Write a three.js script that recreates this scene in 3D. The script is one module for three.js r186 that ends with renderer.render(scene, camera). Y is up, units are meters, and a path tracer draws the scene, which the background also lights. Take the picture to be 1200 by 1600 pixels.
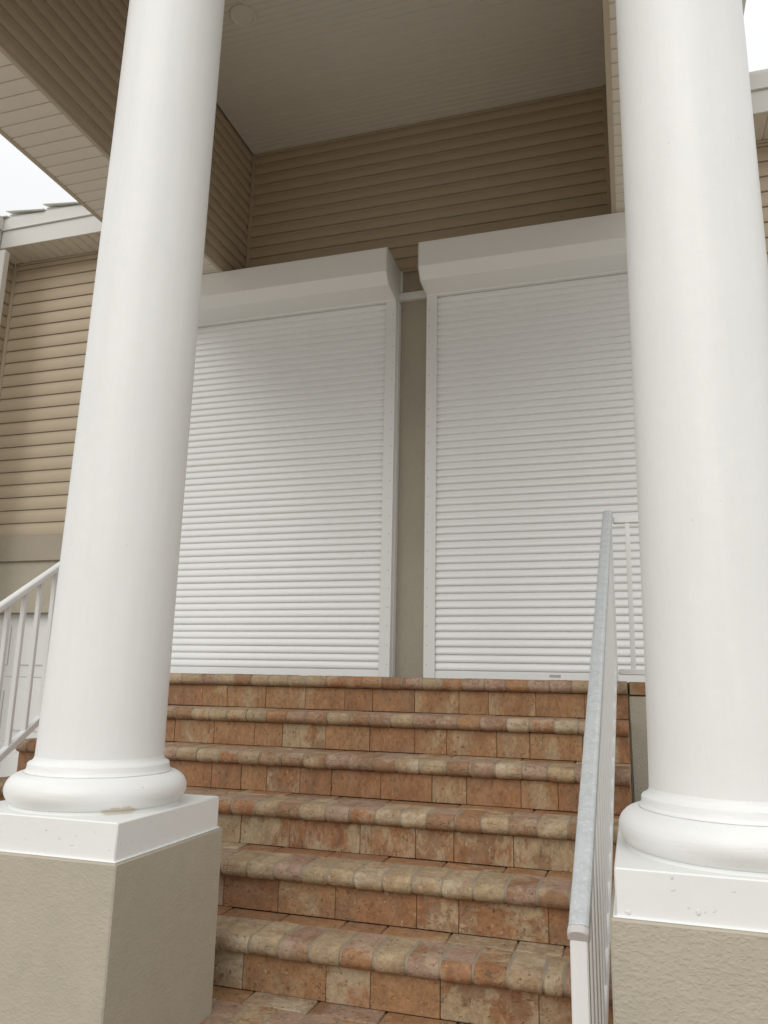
import * as THREE from 'three';
import { mergeGeometries, toCreasedNormals } from 'three/addons/utils/BufferGeometryUtils.js';

// ---------------------------------------------------------------- camera, sky, sun, exposure
const scene = new THREE.Scene();
const camera = new THREE.PerspectiveCamera(66.45, 768 / 1024, 0.05, 400);
camera.rotation.order = 'YXZ';
camera.position.set(0, -0.022, 3.807);
camera.rotation.set(0.21330, 0.30510, 0.02089);
scene.add(camera);

const renderer = new THREE.WebGLRenderer({ antialias: true });
renderer.setSize(768, 1024);
renderer.toneMapping = THREE.LinearToneMapping;
renderer.toneMappingExposure = 1.12;
renderer.shadowMap.enabled = true;

// seeded randomness
function rng(seed) { let s = seed >>> 0; return () => { s = (s + 0x6D2B79F5) >>> 0; let t = s; t = Math.imul(t ^ (t >>> 15), t | 1); t ^= t + Math.imul(t ^ (t >>> 7), t | 61); return ((t ^ (t >>> 14)) >>> 0) / 4294967296; }; }
const rnd = rng(7), rr = (a, b) => a + (b - a) * rnd();

// tileable value noise
function makeNoise(seed, n = 256) {
  const r = rng(seed), g = new Float32Array(n * n); for (let i = 0; i < g.length; i++) g[i] = r();
  return (x, y, px, py) => {                      // px, py: period in cells
    const xi = Math.floor(x), yi = Math.floor(y), fx = x - xi, fy = y - yi;
    const u = fx * fx * (3 - 2 * fx), v = fy * fy * (3 - 2 * fy);
    const x0 = ((xi % px) + px) % px, x1 = (x0 + 1) % px, y0 = ((yi % py) + py) % py, y1 = (y0 + 1) % py;
    const a = g[(y0 % n) * n + (x0 % n)], b = g[(y0 % n) * n + (x1 % n)], c = g[(y1 % n) * n + (x0 % n)], d = g[(y1 % n) * n + (x1 % n)];
    return a + (b - a) * u + (c - a) * v + (a - b - c + d) * u * v;
  };
}
function fbm(nz, u, v, cx, cy, oct, gain = 0.55) {  // u, v in 0..1; cx, cy cells in the first octave
  let s = 0, a = 1, t = 0; for (let o = 0; o < oct; o++) { s += a * nz(u * cx + o * 17, v * cy + o * 31, cx, cy); t += a; a *= gain; cx *= 2; cy *= 2; } return s / t;
}
const toS = (c) => Math.round(255 * Math.min(1, Math.max(0, c <= 0.0031308 ? c * 12.92 : 1.055 * Math.pow(c, 1 / 2.4) - 0.055)));
function colourTexture(n, f, repeat = 1) {          // f(u, v) gives linear rgb
  const d = new Uint8Array(n * n * 4);
  for (let j = 0; j < n; j++) for (let i = 0; i < n; i++) { const c = f(i / n, j / n), k = (j * n + i) * 4; d[k] = toS(c[0]); d[k + 1] = toS(c[1]); d[k + 2] = toS(c[2]); d[k + 3] = 255; }
  return finish(new THREE.DataTexture(d, n, n), true, repeat);
}
function greyTexture(n, f, repeat = 1) {
  const d = new Uint8Array(n * n * 4);
  for (let j = 0; j < n; j++) for (let i = 0; i < n; i++) { const c = Math.round(255 * Math.min(1, Math.max(0, f(i / n, j / n)))), k = (j * n + i) * 4; d[k] = d[k + 1] = d[k + 2] = c; d[k + 3] = 255; }
  return finish(new THREE.DataTexture(d, n, n), false, repeat);
}
function finish(t, colour, repeat) {
  t.wrapS = t.wrapT = THREE.RepeatWrapping; t.magFilter = THREE.LinearFilter; t.minFilter = THREE.LinearMipmapLinearFilter; t.generateMipmaps = true;
  if (colour) t.colorSpace = THREE.SRGBColorSpace; t.repeat.set(repeat, repeat); t.needsUpdate = true; return t;
}
const mix = (a, b, t) => [a[0] + (b[0] - a[0]) * t, a[1] + (b[1] - a[1]) * t, a[2] + (b[2] - a[2]) * t];
const smooth = (a, b, x) => { const t = Math.min(1, Math.max(0, (x - a) / (b - a))); return t * t * (3 - 2 * t); };

// overcast sky: a standard overcast luminance with soft cloud mottling, the same all round
{
  const W = 256, H = 128, d = new Float32Array(W * H * 4), nz = makeNoise(11), L = 0.89;
  for (let j = 0; j < H; j++) for (let i = 0; i < W; i++) {
    const el = ((j + 0.5) / H - 0.5) * Math.PI, s = Math.max(0, Math.sin(el));
    const c = 0.88 + 0.24 * fbm(nz, i / W, j / H, 10, 7, 5), v = L * (1 + 0.9 * s) / 1.5 * c, k = (j * W + i) * 4;
    const g = el < 0 ? 0.28 : 1;
    d[k] = v * g * 0.985; d[k + 1] = v * g; d[k + 2] = v * g * 1.01; d[k + 3] = 1;
  }
  const t = new THREE.DataTexture(d, W, H, THREE.RGBAFormat, THREE.FloatType);
  t.mapping = THREE.EquirectangularReflectionMapping; t.magFilter = THREE.LinearFilter; t.minFilter = THREE.LinearFilter; t.needsUpdate = true;
  scene.background = t; scene.environment = t;
}
const sun = new THREE.DirectionalLight(new THREE.Color(1, 0.985, 0.95), 1.1);
sun.position.set(-3, 9, 12); sun.target.position.set(-1.5, 0, 0); sun.castShadow = true; sun.shadow.radius = 90;
sun.shadow.mapSize.set(2048, 2048);
Object.assign(sun.shadow.camera, { left: -12, right: 12, top: 12, bottom: -12, near: 0.5, far: 45 });
scene.add(sun, sun.target);

// ---------------------------------------------------------------- helpers
const used = new Map();
function numbered(n) { const k = used.get(n) ?? 0; used.set(n, k + 1); return k ? `${n}_${String(k).padStart(3, '0')}` : n; }
function thing(name, label, category, [x, y, z] = [0, 0, 0], group) {
  const o = new THREE.Group(); o.name = numbered(name); o.position.set(x, y, z); o.userData = { label, category }; if (group) o.userData.group = group; scene.add(o); return o;
}
function sub(name, parent) { const o = new THREE.Group(); o.name = name; parent.add(o); return o; }
function mesh(name, geo, mat, parent, pos) {
  const m = new THREE.Mesh(geo, mat); m.name = name; m.castShadow = m.receiveShadow = true; if (pos) m.position.set(...pos); parent.add(m); return m;
}
function structure(name, geo, mat, pos) { const m = mesh(name, geo, mat, scene, pos); m.userData = { kind: 'structure' }; return m; }

// a convex-ish profile [[a, b], ...] swept along x from 0 to len, ends chamfered by e; uv in metres with an offset
function prism(profile, len, e = 0, { ou = 0, ov = 0, su = 1, sv = 1, crease = 0.6 } = {}) {
  const n = profile.length; let ca = 0, cb = 0; for (const [a, b] of profile) { ca += a / n; cb += b / n; }
  let ra = 0, rb = 0; for (const [a, b] of profile) { ra = Math.max(ra, Math.abs(a - ca)); rb = Math.max(rb, Math.abs(b - cb)); }
  const inset = ([a, b]) => [ca + (a - ca) * (1 - e / ra), cb + (b - cb) * (1 - e / rb)];
  const rings = e > 0 ? [[0, profile.map(inset)], [e, profile], [len - e, profile], [len, profile.map(inset)]] : [[0, profile], [len, profile]];
  const per = [0]; for (let i = 0; i < n; i++) { const p = profile[i], q = profile[(i + 1) % n]; per.push(per[i] + Math.hypot(q[0] - p[0], q[1] - p[1])); }
  const P = [], U = [];
  const put = (r, i) => { const [x, pr] = rings[r], [a, b] = pr[i % n]; P.push(x, b, a); U.push((x + ou) * su, (per[i] + ov) * sv); };
  for (let r = 0; r < rings.length - 1; r++) for (let i = 0; i < n; i++) { put(r, i); put(r + 1, i + 1); put(r, i + 1); put(r, i); put(r + 1, i); put(r + 1, i + 1); }
  const cap = (r, flip) => { const [x, pr] = rings[r]; const tris = THREE.ShapeUtils.triangulateShape(pr.map(([a, b]) => new THREE.Vector2(a, b)), []);
    for (const t of tris) for (const i of flip ? [t[0], t[2], t[1]] : t) { const [a, b] = pr[i]; P.push(x, b, a); U.push((a + ou) * su, (b + ov) * sv); } };
  const area = THREE.ShapeUtils.area(profile.map(([a, b]) => new THREE.Vector2(a, b)));
  cap(0, area < 0); cap(rings.length - 1, area > 0);
  const g = new THREE.BufferGeometry(); g.setAttribute('position', new THREE.Float32BufferAttribute(P, 3)); g.setAttribute('uv', new THREE.Float32BufferAttribute(U, 2));
  if (area < 0) { const p = g.attributes.position.array, u = g.attributes.uv.array, m = (n * 6 * (rings.length - 1)); for (let i = 0; i < m; i += 3) { for (let k = 0; k < 3; k++) { const t = p[(i + 1) * 3 + k]; p[(i + 1) * 3 + k] = p[(i + 2) * 3 + k]; p[(i + 2) * 3 + k] = t; } for (let k = 0; k < 2; k++) { const t = u[(i + 1) * 2 + k]; u[(i + 1) * 2 + k] = u[(i + 2) * 2 + k]; u[(i + 2) * 2 + k] = t; } } }
  return toCreasedNormals(g, crease);
}
function rectProfile(z0, z1, y0, y1, c = 0) {       // chamfered rectangle in (z, y)
  if (!c) return [[z0, y0], [z1, y0], [z1, y1], [z0, y1]];
  return [[z0 + c, y0], [z1 - c, y0], [z1, y0 + c], [z1, y1 - c], [z1 - c, y1], [z0 + c, y1], [z0, y1 - c], [z0, y0 + c]];
}
function box(x0, x1, y0, y1, z0, z1, c = 0, opt) { const g = prism(rectProfile(z0, z1, y0, y1, c), x1 - x0, c, opt); g.translate(x0, 0, 0); return g; }
const up = (g) => g.rotateZ(Math.PI / 2);            // x-length turned to stand along y

// ---------------------------------------------------------------- materials
const std = (o) => new THREE.MeshStandardMaterial(o);
const lin = (r, g, b) => new THREE.Color().setRGB(r, g, b);
const nA = makeNoise(3), nB = makeNoise(29), nC = makeNoise(57);

const stuccoBump = greyTexture(1024, (u, v) => {
  const a = fbm(nA, u, v, 120, 190, 3, 0.55), b = fbm(nC, u, v, 220, 250, 2);
  return 0.3 + 0.6 * smooth(0.40, 0.72, a) + 0.3 * (b - 0.5);
});
const stuccoTint = (c) => colourTexture(512, (u, v) => { const t = fbm(nA, u, v, 5, 5, 6, 0.6) - 0.5, s = fbm(nC, u, v, 40, 40, 3) - 0.5; const k = 1 + 0.16 * t + 0.08 * s; return [c[0] * k, c[1] * k, c[2] * (k - 0.02 * t)]; });
const fineBump = greyTexture(512, (u, v) => 0.5 + 0.6 * (fbm(nB, u, v, 24, 24, 4, 0.6) - 0.5));
const paintTint = (c, amt = 0.05) => colourTexture(512, (u, v) => {
  const t = fbm(nB, u, v, 4, 4, 6, 0.62) - 0.5, s = smooth(0.88, 0.92, fbm(nC, u, v, 60, 60, 2)); const k = 1 + amt * t - 0.05 * s; return [c[0] * k, c[1] * k, c[2] * (k - amt * 0.3 * t)];
});

const M = {};
M.stucco = std({ map: stuccoTint([0.43, 0.385, 0.305]), bumpMap: stuccoBump, bumpScale: 0.0012, roughness: 0.85 });
M.stuccoSmooth = std({ map: stuccoTint([0.43, 0.385, 0.305]), bumpMap: stuccoBump, bumpScale: 0.0007, roughness: 0.8 });
M.white = std({ map: paintTint([0.80, 0.80, 0.78]), bumpMap: fineBump, bumpScale: 0.0012, roughness: 0.42 });
M.shaft = std({ map: colourTexture(768, (u, v) => { const t = fbm(nB, u, v, 4, 4, 5, 0.6) - 0.5, d = fbm(nC, u, v, 40, 3, 4, 0.6) - 0.5, s = smooth(0.86, 0.9, fbm(nA, u, v, 30, 60, 3, 0.5)); const k = 1 + 0.05 * t + 0.05 * d; return mix([0.80 * k, 0.80 * k, 0.78 * k], [0.45, 0.43, 0.39], 0.25 * s); }), bumpMap: fineBump, bumpScale: 0.0015, roughness: 0.42 });
M.shutter = std({ map: paintTint([0.88, 0.88, 0.87], 0.03), roughness: 0.24 });
M.alu = std({ color: lin(0.80, 0.795, 0.775), roughness: 0.4 });
M.railWhite = std({ map: paintTint([0.78, 0.775, 0.755], 0.05), roughness: 0.42 });
M.siding = std({ map: paintTint([0.49, 0.40, 0.288], 0.10), bumpMap: fineBump, bumpScale: 0.0006, roughness: 0.6 });
M.trim = std({ color: lin(0.46, 0.385, 0.285), roughness: 0.55 });
M.soffit = std({ map: paintTint([0.72, 0.66, 0.57], 0.10), roughness: 0.6 });
M.ceiling = std({ map: paintTint([0.70, 0.67, 0.60], 0.08), roughness: 0.5 });
M.fascia = std({ map: paintTint([0.66, 0.645, 0.61], 0.06), roughness: 0.5 });
M.gap = std({ color: lin(0.12, 0.10, 0.08), roughness: 0.9 });
M.frieze = std({ map: stuccoTint([0.37, 0.32, 0.25]), roughness: 0.7 });
M.tile = std({ color: lin(0.70, 0.71, 0.66), roughness: 0.45 });
M.mortar = std({ map: stuccoTint([0.28, 0.235, 0.175]), bumpMap: fineBump, bumpScale: 0.004, roughness: 0.95 });
M.screw = std({ color: lin(0.55, 0.55, 0.54), roughness: 0.35, metalness: 0.6 });
M.sticker = std({ color: lin(0.45, 0.45, 0.44), roughness: 0.6 });
M.galv = std({ map: colourTexture(512, (u, v) => { const t = fbm(nA, u, v, 30, 16, 4, 0.6), w = smooth(0.60, 0.75, fbm(nC, u, v, 70, 60, 2)), s = smooth(0.40, 0.62, t); const k = 0.54 + 0.05 * s + 0.08 * w; return [k * 0.96, k, k * 1.01]; }, 2), bumpMap: fineBump, bumpScale: 0.0006, roughness: 0.4, metalness: 0.15 });
M.cap = std({ map: paintTint([0.60, 0.56, 0.53], 0.35), bumpMap: fineBump, bumpScale: 0.004, roughness: 0.6 });
M.ground = std({ map: stuccoTint([0.42, 0.40, 0.36]), roughness: 0.9 });
M.walk = std({ map: stuccoTint([0.27, 0.205, 0.14]), roughness: 0.9 });

// pavers: cast stone with two blended pigments, pits, pale bloom and rust streaks
const paverBump = greyTexture(1024, (u, v) => 0.6 + 0.5 * (fbm(nA, u, v, 40, 40, 5, 0.6) - 0.5) - 0.5 * smooth(0.74, 0.8, fbm(nC, u, v, 80, 80, 2)));
function paverTexture(seed, A, B, lo, hi, bloom, stain, worn) {
  const n1 = makeNoise(seed), n2 = makeNoise(seed + 100), n3 = makeNoise(seed + 200);
  return colourTexture(768, (u, v) => {
    const w = fbm(n3, u, v, 8, 8, 2) * 0.08, a = fbm(n1, u + w, v - w, 7, 9, 6, 0.66);
    let c = worn ? mix(A, B, smooth(0.237, 0.249, v + 0.10 * (a - 0.5) + 0.04 * (fbm(n2, u, v, 30, 30, 3) - 0.5))) : mix(A, B, smooth(lo, hi, a));
    const g = fbm(n2, u, v, 96, 96, 3, 0.8), h = fbm(n1, v, u, 18, 18, 4, 0.75), k = 0.44 + 0.58 * g + 0.44 * h; c = c.map((x) => x * k);
    c = mix(c, PALE, bloom * smooth(0.50, 0.72, fbm(n2, v, u, 12, 15, 6, 0.75)));
    c = mix(c, [0.20, 0.088, 0.04], stain * smooth(0.50, 0.62, fbm(n3, u, v, 12, 14, 6, 0.78)));
    c = mix(c, [0.07, 0.045, 0.028], 0.6 * smooth(0.70, 0.82, fbm(n3, v, u, 52, 52, 3, 0.75)));
    c = mix(c, [0.54, 0.48, 0.40], 0.5 * smooth(0.84, 0.88, fbm(n1, v, u, 100, 100, 2)));
    return c;
  });
}
const TAN = [0.40, 0.29, 0.17], RUST = [0.335, 0.165, 0.074], PINK = [0.36, 0.24, 0.165], OLIVE = [0.355, 0.26, 0.155], BROWN = [0.28, 0.16, 0.085], PALE = [0.46, 0.37, 0.255], ORANGE = [0.345, 0.185, 0.085];
M.pavers = [
  paverTexture(201, TAN, PALE, 0.40, 0.66, 0.5, 0.35), paverTexture(211, RUST, BROWN, 0.36, 0.68, 0.12, 0.35), paverTexture(221, TAN, RUST, 0.44, 0.62, 0.4, 0.6),
  paverTexture(231, PINK, BROWN, 0.40, 0.68, 0.35, 0.4), paverTexture(241, OLIVE, TAN, 0.40, 0.62, 0.35, 0.3), paverTexture(251, ORANGE, TAN, 0.48, 0.80, 0.12, 0.3), paverTexture(261, BROWN, PINK, 0, 0, 0.45, 0.3, true), paverTexture(271, RUST, PINK, 0, 0, 0.45, 0.3, true),
].map((map) => std({ map, bumpMap: paverBump, bumpScale: 0.004, roughness: 0.8 }));
const pick = (w) => { let t = 0; for (const x of w) t += x; let r = rnd() * t; for (let i = 0; i < w.length; i++) { r -= w[i]; if (r <= 0) return M.pavers[i]; } return M.pavers[0]; };

// ---------------------------------------------------------------- setting
const GROUND = -1.53, RISE = 0.17, GOING = 0.2528, NOSE = 0.0589, OVER = 0.0354;
structure('ground', (() => { const g = new THREE.PlaneGeometry(300, 300); g.rotateX(-Math.PI / 2); const u = g.attributes.uv; for (let i = 0; i < u.count; i++) u.setXY(i, u.getX(i) * 150, u.getY(i) * 150); return g; })(), M.ground, [0, GROUND, 0]);

structure('paved_walk', box(-4.6, 1.6, -0.1, 0.005, 1.9, 30), M.walk, [0, GROUND, 0]);

// ---------------------------------------------------------------- staircase
const SX0 = -2.93, SX1 = -0.02, STEPS = 8;
const stair = thing('paver_staircase', 'wide flight of brown and tan paver steps with rounded nosings up to shutters', 'stairs', [0, 0, 0]);
{
  const noseJoints = {
    0: [-2.327, -2.221, -2.111, -2.015, -1.913, -1.814, -1.705, -1.603, -1.491, -1.398, -1.295, -1.194, -1.092, -0.985, -0.887, -0.786, -0.677, -0.575, -0.472, -0.37, -0.268, -0.165],
    1: [-2.104, -2.007, -1.906, -1.802, -1.694, -1.588, -1.484, -1.381, -1.275, -1.171, -1.068, -0.961, -0.856, -0.754, -0.652, -0.537, -0.437, -0.33, -0.229, -0.12],
    2: [-1.914, -1.801, -1.705, -1.601, -1.489, -1.386, -1.282, -1.176, -1.066, -0.968, -0.866, -0.752, -0.651, -0.546, -0.439, -0.338, -0.23, -0.12],
    3: [-1.596, -1.483, -1.389, -1.289, -1.178, -1.078, -0.972, -0.87, -0.769, -0.658, -0.558, -0.459, -0.352, -0.243, -0.135],
    4: [-1.382, -1.275, -1.168, -1.066, -0.964, -0.86, -0.752, -0.648, -0.542, -0.433, -0.329, -0.225, -0.12],
    5: [-1.345, -1.236, -1.133, -1.023, -0.916, -0.807, -0.703, -0.597, -0.494, -0.391, -0.285, -0.227, -0.12],
    6: [-1.30, -1.197, -1.09, -0.985, -0.88, -0.775, -0.668, -0.562, -0.458, -0.352, -0.246, -0.14],
    7: [-1.35, -1.245, -1.14, -1.035, -0.93, -0.825, -0.72, -0.612, -0.508, -0.402, -0.296, -0.19],
  };
  const riserJoints = {
    1: [-2.214, -2.064, -1.839, -1.615, -1.398, -1.249, -1.031, -0.808, -0.664, -0.439, -0.215], 2: [-2.212, -1.989, -1.768, -1.62, -1.397, -1.177, -0.96, -0.811, -0.585, -0.439, -0.215],
    3: [-1.848, -1.699, -1.573, -1.412, -1.265, -1.04, -0.816, -0.67, -0.447, -0.3], 4: [-1.559, -1.34, -1.041, -0.817, -0.668, -0.444, -0.22], 5: [-1.265, -1.043, -0.744, -0.596, -0.296, -0.147],
    6: [-1.267, -0.973, -0.824, -0.6, -0.303], 7: [-1.2, -0.98, -0.68, -0.53, -0.31], 8: [-1.35, -1.05, -0.82, -0.6, -0.38],
  };
  const full = (j, sizes) => { const a = [...j]; while (a[0] > SX0 + 0.04) a.unshift(Math.max(SX0, a[0] - sizes[Math.floor(rnd() * sizes.length)])); a[0] = SX0; if (SX1 - a[a.length - 1] > 0.03) a.push(SX1); else a[a.length - 1] = SX1; return a; };
  const R = NOSE / 2 - 0.001, noseProfile = [[-0.190, -NOSE]];
  for (let i = 0; i <= 10; i++) { const t = -Math.PI / 2 + Math.PI * i / 10; noseProfile.push([-R + R * Math.cos(t) * 1.02, -NOSE / 2 + (NOSE / 2) * Math.sin(t)]); }
  noseProfile.push([-0.12, 0.0005], [-0.188, 0], [-0.190, -0.003]);
  const bed = noseProfile.map(([a, b]) => [a - 0.0035, b * 0.92 - 0.0026]);
  const core = [];
  for (let k = 0; k < STEPS; k++) {
    const st = sub('step', stair), Y = -k * RISE, Z = k * GOING;
    // rounded nosing pavers
    const nj = full(noseJoints[k], [0.105]);
    for (let i = 0; i < nj.length - 1; i++) {
      const g = (k >= 4 ? 0.0045 : 0.003) + 0.004 * rnd(), w = nj[i + 1] - nj[i] - g; if (w < 0.02) continue;
      const low = k >= 3, mat = low ? pick([3.4, 0.3, 1.2, 2.2, 3, 0.5, 2.6, 2.2]) : pick([1.2, 0.3, 1.0, 3.4, 5, 0.5, 1.8, 0.5]), worn = M.pavers.indexOf(mat) > 5;
      const p = mesh('nosing_paver', prism(noseProfile, w, 0.004, { ou: rr(0, 9), ov: worn ? 0 : rr(0, 9), su: worn ? 1 : 1.2, sv: worn ? 1 : 1.2, crease: 0.5 }), mat, st, [nj[i] + g / 2, Y + rr(-0.0015, 0.0015), Z + rr(-0.003, 0.003)]);
      p.rotation.y = rr(-0.01, 0.01);
    }
    // flat pavers behind the nosings
    if (k > 0) {
      const zb = (k - 1) * GOING - OVER - 0.006, zf = Z - 0.194, tj = full([SX1], [0.225, 0.3, 0.225, 0.15, 0.225]);
      for (let i = 0; i < tj.length - 1; i++) {
        const p = mesh('tread_paver', box(0, tj[i + 1] - tj[i] - 0.004, -0.05, 0, zb, zf, 0.003, { ou: rr(0, 9), ov: rr(0, 9) }), pick([1.6, 3, 2, 1, 1, 4]), st, [tj[i] + 0.002, Y + rr(-0.0025, 0.0008), 0]);
        p.rotation.z = rr(-0.002, 0.002);
      }
      // upright riser pavers below the nosing above
      const rj = full(riserJoints[k], [0.223, 0.149, 0.298, 0.223]);
      for (let i = 0; i < rj.length - 1; i++) {
        const w = rj[i + 1] - rj[i] - 0.0016, m = k <= 3 ? pick([0.1, 5, 0.8, 0.1, 0.1, 6]) : pick([1.4, 3, 3.2, 0.5, 0.8, 4]);
        mesh('riser_paver', box(0, w, 0.0012, RISE - NOSE - 0.001, -0.045, 0, 0.0014, { ou: rr(0, 9), ov: rr(0, 9), su: k <= 4 ? 1.4 : 1.1, sv: k <= 4 ? 0.7 : 1 }), m, st, [rj[i] + 0.0008, Y, (k - 1) * GOING - OVER + rr(-0.002, 0.002)]);
      }
    }
    if (k > 0) core.push(box(SX0 + 0.01, SX1 - 0.002, Y + 0.004, Y + RISE - NOSE - 0.004, (k - 1) * GOING - OVER - 0.047, (k - 1) * GOING - OVER - 0.007));
    const b = prism(bed, SX1 - SX0 - 0.013); b.translate(SX0 + 0.01, Y, Z); core.push(b);
    core.push(box(SX0 + 0.01, SX1 - 0.002, GROUND, Y - 0.06, -0.2, Z - OVER - 0.047));
    core.push(box(SX0 + 0.01, SX1 - 0.002, Y - 0.059, Y - 0.007, (k - 1) * GOING - OVER, Z - 0.15));
  }
  mesh('mortar_bed', mergeGeometries(core), M.mortar, stair);
}

// ---------------------------------------------------------------- landing
const LX0 = -3.205, LX1 = 0.62, WALLZ = -1.83;
const landing = thing('porch_landing', 'stucco sided porch landing in front of the two white roller shutters', 'landing');
mesh('landing_wall', box(SX1 + 0.004, LX1, GROUND, -0.065, -0.5, -0.03, 0.004), M.stucco, landing);
mesh('landing_wall', box(LX0, SX0 - 0.004, GROUND, -0.065, -0.5, -0.03, 0.004), M.stucco, landing);
mesh('landing_floor', box(LX0, LX1, -0.06, -0.004, WALLZ + 0.003, -0.18), M.mortar, landing);
for (let x = SX1 + 0.006, i = 0; x < LX1 - 0.05; x += 0.105, i++) mesh('edge_paver', box(0, 0.1, -0.06, -0.001, -0.177, -0.022, 0.004, { ou: rr(0, 9), ov: rr(0, 9) }), pick([1, 3, 2, 2, 1, 3, 1]), landing, [x, 0, 0]);
for (let x = LX0 + 0.006; x < SX0 - 0.1; x += 0.105) mesh('edge_paver', box(0, 0.1, -0.06, -0.001, -0.177, -0.022, 0.004, { ou: rr(0, 9), ov: rr(0, 9) }), pick([1, 3, 2, 2, 1, 3, 1]), landing, [x, 0, 0]);

// ---------------------------------------------------------------- house: walls, siding, eaves, portico
const house = thing('house', 'beige house with lap siding, boarded portico ceiling and white eaves', 'house');
// lap profile in (z out, y up) for a course of height p
function lapProfile(p) { return [[-0.002, 0], [0.0135, 0.0], [0.0148, 0.003], [0.0138, p * 0.56], [0.0115, p * 0.64], [0.0055, p * 0.76], [0.0045, p - 0.0085], [-0.002, p - 0.0085]]; }
function sidingRun(parent, x0, x1, y0, y1, p, mat, place) {   // boards along local x, courses going up
  const g0 = prism(lapProfile(p), x1 - x0);
  for (let y = y0; y < y1 - 0.012; y += p) {
    const h = Math.min(p, y1 - y), g = h < p - 1e-4 ? prism(lapProfile(p).map(([a, b]) => [a, Math.min(b, h)]), x1 - x0) : g0;
    const m = mesh('siding_board', g, mat, parent); place(m, x0, y);
  }
}
const front = (z) => (m, x, y) => m.position.set(x, y, z);
const facing = (X, s) => (m, a, y) => { m.rotation.y = s > 0 ? Math.PI / 2 : -Math.PI / 2; m.position.set(X, y, s > 0 ? -a : a); };

const BX0 = -3.615, BX1 = -3.095, BX2 = 0.012, BX3 = 0.541, HB = 3.272, HC = 4.65, BZ0 = 1.46, BZ1 = 1.98;
const WZ = WALLZ;
// main wall core
mesh('wall', mergeGeometries([box(-4.70, 7, GROUND, 3.99, WZ - 0.25, WZ), box(-5.66, -4.70, 0.503, 3.99, WZ - 0.25, WZ), box(BX0, BX3, 3.992, 5.2, WZ - 0.25, WZ)]), M.stucco, house);
{ // siding on the front wall left of the portico
  const s = sub('siding_wall', house);
  sidingRun(s, -5.62, -3.90, 1.186, 3.90, 0.1215, M.siding, front(WZ + 0.003));
  mesh('corner_trim', box(-5.66, -5.615, 1.186, 3.905, WZ + 0.001, WZ + 0.028, 0.004), M.trim, s);
  mesh('corner_trim', box(-3.897, -3.84, 1.186, 3.905, WZ + 0.001, WZ + 0.028, 0.004), M.trim, s);
  mesh('top_trim', box(-5.61, -3.84, 3.905, 3.928, WZ + 0.001, WZ + 0.024, 0.003), M.trim, s);
  mesh('frieze_band', box(-5.66, -3.84, 0.956, 1.183, WZ + 0.001, WZ + 0.03, 0.003), M.frieze, s);
}
{ // siding on the front wall right of the portico
  const s = sub('siding_wall', house);
  sidingRun(s, 0.82, 4.5, 1.186, 3.90, 0.1225, M.siding, front(WZ + 0.003));
  mesh('corner_trim', box(0.76, 0.817, 1.186, 3.905, WZ + 0.001, WZ + 0.028, 0.004), M.trim, s);
  mesh('top_trim', box(0.82, 4.5, 3.905, 3.928, WZ + 0.001, WZ + 0.024, 0.003), M.trim, s);
  mesh('frieze_band', box(0.76, 4.5, 0.956, 1.183, WZ + 0.001, WZ + 0.03, 0.003), M.frieze, s);
}
{ // wing wall coming forward on the far left
  const s = sub('side_wall', house);
  mesh('wall_core', box(-6.0, -5.664, GROUND, 3.99, WZ, -0.9), M.stucco, s);
  sidingRun(s, 0.9, -WZ - 0.03, 1.186, 3.90, 0.1215, M.siding, (m, a, y) => { m.rotation.y = Math.PI / 2; m.position.set(-5.661, y, -a); });
}
{ // siding above the shutters, inside the portico
  const s = sub('siding_wall', house);
  sidingRun(s, BX1 + 0.004, BX2 - 0.004, 3.292, HC - 0.02, 0.1042, M.siding, front(WZ + 0.003));
  mesh('base_trim', box(BX1 - 0.3, BX2 + 0.3, 3.262, 3.289, WZ + 0.001, WZ + 0.02, 0.003), M.trim, s);
  mesh('ledge_board', box(-1.70, -1.38, 3.0, 3.062, WZ + 0.001, WZ + 0.05, 0.003), M.alu, s);
  mesh('top_trim', box(BX1 + 0.03, BX2 - 0.03, HC - 0.019, HC - 0.001, WZ + 0.001, WZ + 0.02, 0.002), M.trim, s);
}
function portBeam(x0, x1, inner) {                    // side beam, wall to front
  const s = sub('portico_beam', house), z0 = WZ + 0.001, z1 = BZ0;
  mesh('beam_core', box(x0 + 0.012, x1 - 0.012, HB + 0.012, HC + 0.3, z0 + 0.001, z1), M.siding, s);
  const X = inner > 0 ? x1 - 0.011 : x0 + 0.011;
  sidingRun(s, inner > 0 ? -z1 : z0 + 0.03, inner > 0 ? -z0 - 0.03 : z1, HB + 0.03, HC - 0.004, 0.1042, M.siding, facing(X, inner));
  const O = inner > 0 ? x0 + 0.011 : x1 - 0.011;
  sidingRun(s, inner > 0 ? z0 : -z1, inner > 0 ? z1 : -z0, HB + 0.03, HC - 0.004, 0.1042, M.siding, facing(O, -inner));
  // bottom edge channels and soffit panels
  for (const e of [x0 - 0.006, x1 - 0.026]) mesh('edge_trim', prism(rectProfile(0, 0.032, -0.004, 0.034, 0.004), z1 - z0), M.trim, s, [e, HB, z1]).rotation.y = Math.PI / 2;
  const cx = inner > 0 ? x1 : x0;
  mesh('inside_corner_trim', box(-0.016, 0.016, HB + 0.03, HC - 0.002, 0.004, 0.03, 0.003), M.trim, s, [cx + inner * 0.016, 0, WZ]);
  const gp = panelGeo(x1 - x0 - 0.05, 0.1);
  for (let z = z0 + 0.02; z < z1 - 0.05; z += 0.1) mesh('soffit_panel', gp, M.soffit, s, [x0 + 0.025, HB + 0.004, z]);
}
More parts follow.
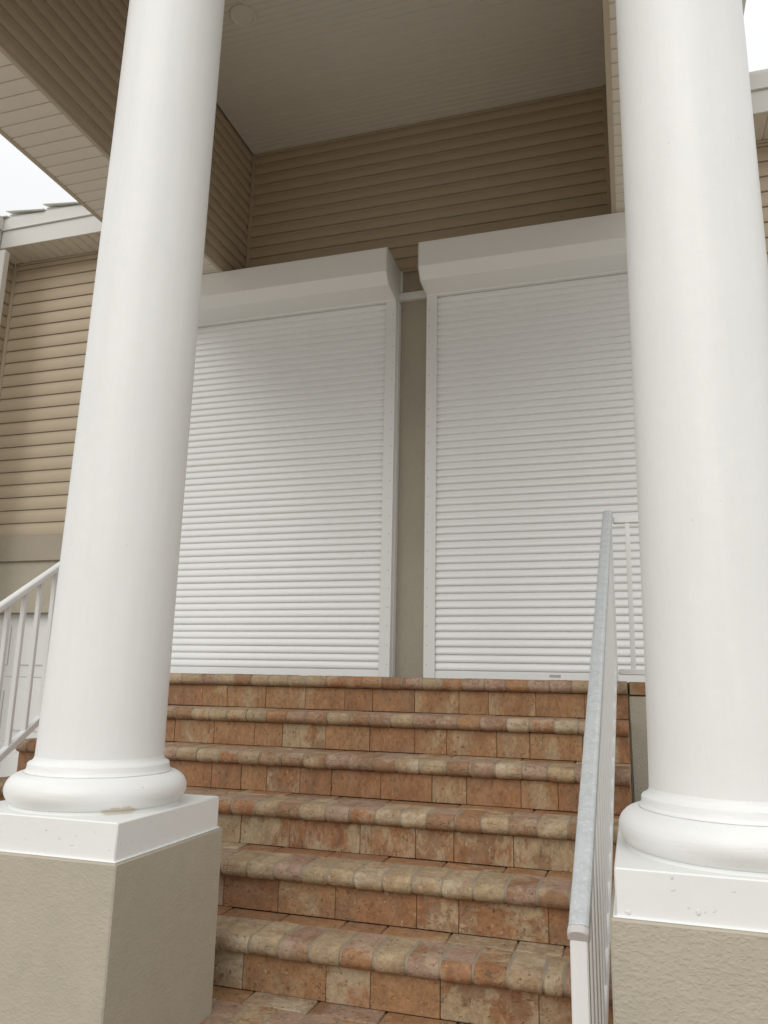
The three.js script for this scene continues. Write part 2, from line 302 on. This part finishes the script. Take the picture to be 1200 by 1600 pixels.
// soffit board: length along x, width w along z, underside at y = 0 with grooved edges
function panelGeo(len, w) { return prism([[0.0004, 0.009], [0.004, 0.008], [0.010, 0], [w - 0.004, 0], [w - 0.0004, 0.004], [w - 0.0004, 0.016], [0.0004, 0.016]], len); }
portBeam(BX0, BX1, 1); portBeam(BX2, BX3, -1);
{ // front beam on the columns, above the view
  const s = sub('portico_beam', house);
  mesh('beam_core', box(BX0, BX3, HB + 0.012, HC + 0.3, BZ0 + 0.002, BZ1), M.siding, s);
  const gp = panelGeo(BZ1 - BZ0 - 0.01, 0.1);
  for (let x = BX0 + 0.01; x < BX3 - 0.1; x += 0.1) { const m = mesh('soffit_panel', gp, M.soffit, s, [x, HB - 0.001, BZ1 - 0.005]); m.rotation.y = Math.PI / 2; }
  sidingRun(s, BX1, BX2, HB + 0.03, HC - 0.004, 0.1042, M.siding, (m, x, y) => { m.rotation.y = Math.PI; m.position.set(BX2 - (x - BX1), y, BZ0); });
}
{ // boarded ceiling
  const s = sub('portico_ceiling', house), w = 0.106, len = BX2 - BX1 - 0.01;
  const gp = prism([[0.0004, 0.007], [0.006, 0], [w / 2 - 0.005, 0], [w / 2 - 0.001, 0.006], [w / 2 + 0.001, 0.006], [w / 2 + 0.005, 0], [w - 0.006, 0], [w - 0.0004, 0.007], [w - 0.0004, 0.015], [0.0004, 0.015]], len);
  for (let z = WZ + 0.004; z < BZ0 - 0.02; z += w) mesh('ceiling_board', gp, M.ceiling, s, [BX1 + 0.005, HC, z]);
  mesh('ceiling_deck', box(BX1 - 0.02, BX2 + 0.02, HC + 0.016, HC + 0.06, WZ, BZ0), M.gap, s);
}
{ // portico roof with overhang and gutter
  const s = sub('portico_roof', house), o = 0.355, y = 4.69;
  mesh('eave', box(BX0 - o, BX3 + o, y + 0.02, y + 0.22, WZ - 0.2, BZ1 + o, 0.006), M.fascia, s);
  for (const [x0, x1] of [[BX3 + o + 0.002, BX3 + o + 0.10], [BX0 - o - 0.10, BX0 - o - 0.002]]) mesh('gutter', prism([[0.012, y + 0.06], [0.086, y + 0.06], [0.098, y + 0.12], [0.098, y + 0.21], [0, y + 0.21], [0, y + 0.09]], BZ1 + o - WZ - 0.02), M.fascia, s, [x0 > 0 ? x0 : x1, 0, x0 > 0 ? BZ1 + o : WZ + 0.02]).rotation.y = x0 > 0 ? Math.PI / 2 : -Math.PI / 2;
  const sh = new THREE.BufferGeometry(), a = BX0 - o, b = BX3 + o, z0 = WZ - 1.5, z1 = BZ1 + o, yt = y + 0.23, m = (a + b) / 2, yr = yt + 1.0, zr = z1 - 2.2;
  sh.setAttribute('position', new THREE.Float32BufferAttribute([a, yt, z1, b, yt, z1, m, yr, zr, b, yt, z1, b, yt, z0, m, yr, z0, b, yt, z1, m, yr, z0, m, yr, zr, a, yt, z0, a, yt, z1, m, yr, zr, a, yt, z0, m, yr, zr, m, yr, z0], 3));
  sh.setAttribute('uv', new THREE.Float32BufferAttribute(new Float32Array(30), 2)); sh.computeVertexNormals();
  mesh('roof_cover', sh, M.tile, s);
}
function eave(x0, x1, zf, withTiles, name) {          // soffit panels, two-step fascia, tiles on top
  const s = sub('eave', house), HS = 3.93;
  const gp = panelGeo(zf - WZ - 0.012, 0.105);
  for (let x = x0 + 0.105; x < x1 - 0.01; x += 0.105) { const m = mesh('soffit_panel', gp, M.soffit, s, [x - 0.105, HS, zf - 0.008]); m.rotation.y = Math.PI / 2; }
  mesh('fascia_board', box(x0, x1, HS - 0.012, 4.102, zf - 0.004, zf + 0.014, 0.003), M.fascia, s);
  mesh('drip_fascia', prism([[0, 0.008], [0.026, 0], [0.032, 0.006], [0.020, 0.022], [0.020, 0.135], [0, 0.135]], x1 - x0), M.fascia, s, [x0, 4.096, zf]);
  mesh('roof_deck', box(x0, x1, 4.12, 4.225, WZ - 1.5, zf - 0.006), M.gap, s);
  if (withTiles) {
    const T = 0.425; for (let x = -5.51 - T; x < x1; x += T) {
      // a tile laid with its left edge lifted: sloping back, thick at the lip, closed in front
      const g = prism([[-0.9, 0.245], [-0.9, 0.274], [0.045, 0.014], [0.050, 0.006], [0.045, 0]], T * 1.02, 0);
      const m = mesh('roof_tile', g, M.tile, s, [x, 4.284, zf]); m.rotation.z = -0.122;
      const c = new THREE.Shape([[0.004, 0], [T - 0.01, 0], [0.004, 0.048]].map(([a, b]) => new THREE.Vector2(a, b)));
      mesh('tile_closure', new THREE.ExtrudeGeometry(c, { depth: 0.03, bevelEnabled: false }), M.tile, s, [x, 4.233, zf - 0.03]);
    }
  } else mesh('roof_cover', prism([[-2, 0.55], [-2, 0.58], [0.01, 0.03], [0.01, 0]], x1 - x0), M.tile, s, [x0, 4.232, zf]);
}
eave(-5.553, BX0 - 0.02, -1.53, true); eave(BX3 + 0.02, 4.5, -1.50, false);
{ const s = sub('eave', house); mesh('soffit_panel', box(-5.66, -5.556, 3.9305, 3.945, WZ + 0.03, -1.512), M.soffit, s); }
{ // eave of the short forward wing and the valley downspout
  const s = sub('eave', house), gp = panelGeo(0.086, 0.105);
  for (let z = -1.50; z < -0.95; z += 0.105) mesh('soffit_panel', gp, M.soffit, s, [-5.66, 3.93, z]);
  mesh('fascia_board', box(-5.572, -5.556, 3.918, 4.102, -1.512, -0.85, 0.003), M.fascia, s);
  mesh('drip_fascia', box(-5.575, -5.540, 4.104, 4.231, -1.508, -0.85, 0.003), M.fascia, s);
  mesh('roof_deck', box(-6.0, -5.58, 4.12, 4.245, WZ - 1, -0.84), M.tile, s);
  mesh('downspout', up(box(0, 5.34, -0.04, 0.04, -0.035, 0.035, 0.008)), M.fascia, house, [-5.40, -1.528, -1.42]);
}
{ // sectional door below, on the left
  const s = sub('garage_door', house), x0 = -5.655, x1 = -4.78;
  for (let i = 0; i < 4; i++) {
    const y1 = 0.497 - i * 0.552, y0 = Math.max(GROUND + 0.01, y1 - 0.546); if (y1 - y0 < 0.1) break;
    mesh('door_section', box(x0, x1, y0, y1, WZ - 0.12, WZ - 0.09, 0.004), M.railWhite, s);
    for (let x = x0 + 0.03; x < x1 - 0.15; x += 0.435) mesh('raised_panel', box(x, x + 0.37, y0 + 0.10, y1 - 0.10, WZ - 0.0895, WZ - 0.078, 0.008), M.railWhite, s);
  }
  mesh('door_casing', box(x1 + 0.002, x1 + 0.075, GROUND, 0.50, WZ - 0.11, WZ + 0.012, 0.004), M.railWhite, s);
  mesh('meter_box', box(-4.70, -4.62, -0.045, 0.02, WZ + 0.001, WZ + 0.05, 0.005), M.gap, house);
}
// recessed light in the portico ceiling
{
  const l = thing('recessed_light', 'round white unlit recessed light in the portico ceiling', 'light', [-2.469, HC - 0.001, -0.402]);
  const r = new THREE.LatheGeometry([[0.07, -0.004], [0.078, -0.014], [0.092, -0.014], [0.100, -0.008], [0.101, 0.0]].map(([x, y]) => new THREE.Vector2(x, y)), 32); mesh('trim_ring', r, M.ceiling, l);
  const d = new THREE.CylinderGeometry(0.071, 0.071, 0.003, 32); mesh('lens', d, M.ceiling, l, [0, -0.0025, 0]);
}

// ---------------------------------------------------------------- roller shutters
function rollerShutter(x0, x1, label, stickerX) {
  const s = thing('roller_shutter', label, 'shutter', [0, 0, 0], undefined);
  const zr = -1.70, zb = WZ + 0.002, rw = 0.085, hb = 2.955, pitch = 0.0545;
  // slat profile: a shallow curved face with a hinge groove at its foot
  const prof = [[-0.012, 0.0], [-0.0045, 0.0], [-0.0042, 0.0026], [0.0015, 0.0032], [0.0052, 0.0055], [0.0074, 0.010], [0.0080, 0.016], [0.0074, 0.024], [0.0058, 0.032], [0.0036, 0.040], [0.0010, 0.047], [-0.0016, 0.0515], [-0.0042, pitch - 0.0006], [-0.012, pitch - 0.0006]];
  const sg = prism(prof, x1 - x0 - 2 * rw + 0.03, 0, { crease: 0.7 });
  const n = Math.floor((hb + 0.03 - 0.062) / pitch);
  for (let i = 0; i < n; i++) { const m = mesh('slat', sg, M.shutter, s, [x0 + rw - 0.015, 0.062 + i * pitch + rr(-0.0004, 0.0004), zr - 0.022 + rr(-0.0008, 0.0008)]); m.rotation.x = rr(-0.02, 0.02); m.rotation.y = rr(-0.0006, 0.0006); }
  mesh('bottom_bar', box(x0 + rw - 0.015, x1 - rw + 0.015, 0.001, 0.060, zr - 0.036, zr - 0.014, 0.004), M.shutter, s);
  // guide rails with a stepped outer side
  for (const [a, dir] of [[x0, 1], [x1 - rw, -1]]) {
    const g = sub('guide_rail', s);
    mesh('rail_face', box(a, a + rw, 0.001, hb + 0.02, zr - 0.012, zr, 0.002), M.alu, g);
    const o = dir > 0 ? a : a + rw, side = (w, i, j, k) => box(Math.min(o - dir * i, o - dir * i + dir * w), Math.max(o - dir * i, o - dir * i + dir * w), 0.001, hb + 0.02, j, k, 0.002);
    mesh('rail_side', side(0.05, -0.003, zr - 0.062, zr - 0.0125), M.alu, g);
    mesh('rail_side', side(0.07, 0.006, zb, zr - 0.0625), M.alu, g);
    const sc = []; for (let y = 0.1; y < hb - 0.02; y += 0.137) { const q = new THREE.SphereGeometry(0.0052, 8, 4, 0, Math.PI * 2, 0, Math.PI / 2); q.rotateX(Math.PI / 2); q.scale(1, 1, 0.5); q.translate(a + (dir > 0 ? 0.024 : rw - 0.024), y, zr + 0.0002); sc.push(q); }
    mesh('screws', mergeGeometries(sc), M.screw, g).userData.kind = 'stuff';
  }
  // faceted housing
  const hp = [[zb, hb - 0.002], [zr + 0.012, hb - 0.002], [zr + 0.016, hb + 0.006], [-1.49, hb + 0.030], [-1.425, hb + 0.115], [-1.425, 3.268], [-1.428, 3.272], [zb, 3.272]];
  mesh('housing', prism(hp, x1 - x0 - 0.012, 0.0015, { crease: 0.2 }), M.shutter, s, [x0 + 0.006, 0, 0]);
  for (const a of [x0, x1 - 0.0045]) mesh('end_cap', prism(hp.map(([z, y]) => [z < -1.8 ? z : z + 0.002, y < 3.2 ? y - 0.001 : y + 0.002]), 0.0045), M.alu, s, [a, 0, 0]);
  for (const a of x0 < -2 ? [x1] : [x0 - 0.022]) mesh('wall_flange', box(a, a + 0.022, hb + 0.06, 3.262, zb, zb + 0.03, 0.002), M.alu, s);
  if (stickerX) mesh('sticker', box(stickerX, stickerX + 0.075, 0.026, 0.045, zr - 0.0139, zr - 0.0133), M.sticker, s);
  return s;
}
rollerShutter(-3.80, -1.668, 'closed white roller shutter partly hidden by the column standing amid the steps');
rollerShutter(-1.418, 0.72, 'closed white roller shutter behind the grey handrail, small sticker on its bottom bar', -0.535);

// ---------------------------------------------------------------- columns
function column(X, Z, label, seed, near, lean = 0) {
  const c = thing('porch_column', label, 'column', [X, GROUND, Z]), r2 = rng(seed), y = (v) => v - GROUND, W = 0.2775;
  const ped = mesh('pedestal', (() => { const g = box(-W, W, 0, y(-0.488), -W, W, 0.004); return g; })(), near === 'a' ? M.stuccoSmooth : M.stucco, c);
  const pw = 0.265;
  const pl = mesh('plinth', box(-pw, pw, y(-0.487), y(-0.392), -pw, pw, 0.003), M.white, c);
  mesh('caulk_bead', box(-pw - 0.006, pw + 0.006, y(-0.4885), y(-0.484), -pw - 0.006, pw + 0.006, 0.002), M.white, pl);
  const lathe = (pts, seg = 72) => new THREE.LatheGeometry(pts.map(([a, b]) => new THREE.Vector2(a, y(b))), seg);
  const tor = [[0.242, -0.393], [0.237, -0.388], [0.2335, -0.384]]; for (let i = 0; i <= 14; i++) { const t = -Math.PI / 2 + 0.62 + (Math.PI - 0.62) * i / 14; tor.push([0.208 + 0.050 * Math.cos(t), -0.346 + 0.046 * Math.sin(t)]); }
  mesh('torus_base', lathe(tor), M.torus[near] ?? M.white, c);
  mesh('base_collar', lathe([[0.19, -0.306], [0.212, -0.3015], [0.208, -0.297], [0.203, -0.288], [0.203, -0.277], [0.200, -0.273], [0.192, -0.270], [0.186, -0.262], [0.1835, -0.25]]), M.white, c);
  const sh = []; for (let i = 0; i <= 24; i++) { const v = -0.255 + (HB + 0.255) * i / 24, t = (v + 0.255) / 3.5; sh.push([0.1845 - 0.0135 * Math.pow(t, 0.55) - 0.006 * t, v]); }
  const g = lathe(sh, 96); const uv = g.attributes.uv; for (let i = 0; i < uv.count; i++) uv.setXY(i, uv.getX(i) * 1.2, uv.getY(i) * 3.5); const sf = mesh('shaft', g, M.shaft, c); sf.rotation.z = -lean; sf.position.x = -lean * y(-0.25);
  // little blisters in the paint of the plinth
  const bl = []; for (let i = 0; i < 34; i++) { const q = new THREE.SphereGeometry(1, 8, 5), s = 0.0014 + 0.0042 * r2() * r2(); q.scale(s * (1 + r2() * 1.4), s, s * 0.32); q.rotateZ(r2() * 3); const f = Math.floor(r2() * 2); q.translate((r2() * 2 - 1) * pw * 0.95, y(-0.48 + 0.08 * r2()), pw); if (f) q.rotateY(Math.PI / 2 * (X < -1 ? 1 : -1)); bl.push(q); }
  mesh('paint_blisters', mergeGeometries(bl), M.white, pl).userData.kind = 'stuff';
  return c;
}
// bare render showing through a chip in the paint of one base, rain dirt on both
const torusTex = (chip, seed) => { const nz = makeNoise(seed); return colourTexture(768, (u, v) => {
  let c = [0.80, 0.80, 0.78]; const k = 1 + 0.06 * (fbm(nz, u, v, 12, 4, 5) - 0.5); c = c.map((x) => x * k);
  if (chip) { const du = (u - chip) / 0.036, dv = (v - 0.14) / 0.17, r = du * du + dv * dv + 1.6 * (fbm(nz, u, v, 70, 12, 5, 0.65) - 0.5); if (v < 0.5) c = mix(c, [0.60, 0.53, 0.41], 0.8 * (1 - smooth(0.8, 0.9, r))); }
  c = mix(c, [0.35, 0.31, 0.26], 0.4 * smooth(0.84, 0.9, fbm(nz, u, v, 90, 14, 3))); return c; }); };
M.torus = { a: std({ map: torusTex(0.142, 71), bumpMap: fineBump, bumpScale: 0.001, roughness: 0.4 }), b: std({ map: torusTex(0, 73), bumpMap: fineBump, bumpScale: 0.001, roughness: 0.4 }) };
column(-1.5425, 1.705, 'round white column on beige pedestal with chipped paint at its base, amid the steps', 5, 'a', 0.0115);
column(0.212, 1.7225, 'round white column on beige pedestal beside the grey topped handrail', 6, 'b');

// ---------------------------------------------------------------- railings
const SL = RISE / GOING, ANG = Math.atan(SL);
function stairRail(name, label, xTop, xBot, zTop, zBot, handMat, topY) {
  const s = thing(name, label, 'railing', [xTop, 0, 0]), L = zBot - zTop, turn = Math.atan2(xBot - xTop, L);
  s.rotation.y = turn;                                // local z runs down the flight
  const at = (z) => -SL * z, len = L / Math.cos(ANG);
  // handrail: flat-sided bar with a rounded top
  const w = 0.0225, hp = []; for (let i = 0; i <= 8; i++) { const t = Math.PI * i / 8; hp.push([w * Math.cos(t), -0.013 + 0.013 * Math.sin(t)]); } hp.push([-w, -0.030], [-w + 0.004, -0.033], [w - 0.004, -0.033], [w, -0.030]);
  const bar = prism(hp, len, 0.001, { crease: 0.5, su: 1, sv: 1 }); bar.rotateY(-Math.PI / 2); // along +z
  const hr = mesh('handrail', bar, handMat, s, [0, topY + at(zTop), zTop]); hr.rotation.x = ANG;
  const ec = prism(hp.map(([a, b]) => [a * 1.06, b * 1.04 + 0.0008]), 0.02, 0.004, { crease: 0.5 }); ec.rotateY(-Math.PI / 2);
  const e = mesh('end_cap', ec, M.cap, s, [0, topY + at(zBot), zBot]); e.rotation.x = ANG;
  const lo = box(-0.018, 0.018, -0.032, 0, 0, (zBot - zTop - 0.08) / Math.cos(ANG), 0.003); const br = mesh('bottom_rail', lo, M.railWhite, s, [0, 0.075 + at(zTop + 0.03), zTop + 0.03]); br.rotation.x = ANG;
  const post = (z, y0) => mesh('post', up(box(0, topY + at(z) - 0.02 - y0, -0.019, 0.019, -0.019, 0.019, 0.003)), M.railWhite, s, [0, y0, z]);
  post(zTop + 0.02, 0.0); post(zBot - 0.018, -Math.floor((zBot - 0.018) / GOING + 1) * RISE - 0.0);
  for (let z = zTop + 0.103; z < zBot - 0.07; z += 0.0995) mesh('baluster', up(box(0, topY - 0.045 - 0.062, -0.0125, 0.0125, -0.0095, 0.0095, 0.002)), M.railWhite, s, [0, 0.064 + at(z), z]);
  return s;
}
stairRail('stair_railing', 'white stair railing with mottled grey handrail between the steps and the pedestal', -0.080, -0.135, -0.06, 1.93, M.galv, 0.775);
stairRail('stair_railing', 'white stair railing seen side on before the pale garage door', -2.85, -2.85, -0.06, 1.93, M.railWhite, 0.84);
function landingRail(x0, x1, label) {
  const s = thing('landing_railing', label, 'railing', [x0, 0, -0.10]), L = x1 - x0;
  mesh('top_rail', box(0, L, 0.753, 0.786, -0.016, 0.016, 0.004), M.railWhite, s);
  mesh('bottom_rail', box(0, L, 0.030, 0.058, -0.014, 0.014, 0.003), M.railWhite, s);
  for (let x = 0.066; x < L - 0.03; x += 0.1) mesh('baluster', up(box(0, 0.697, -0.011, 0.011, -0.011, 0.011, 0.0015)), M.railWhite, s, [x, 0.057, 0]);
  mesh('post', up(box(0, 0.80, -0.019, 0.019, -0.019, 0.019, 0.003)), M.railWhite, s, [L - 0.02, 0.0, 0]);
}
landingRail(-0.056, 0.58, 'short white landing railing in front of the shutter, beside the grey handrail');
landingRail(-3.19, -2.88, 'short white landing railing above the steps by the garage door side');

renderer.render(scene, camera);
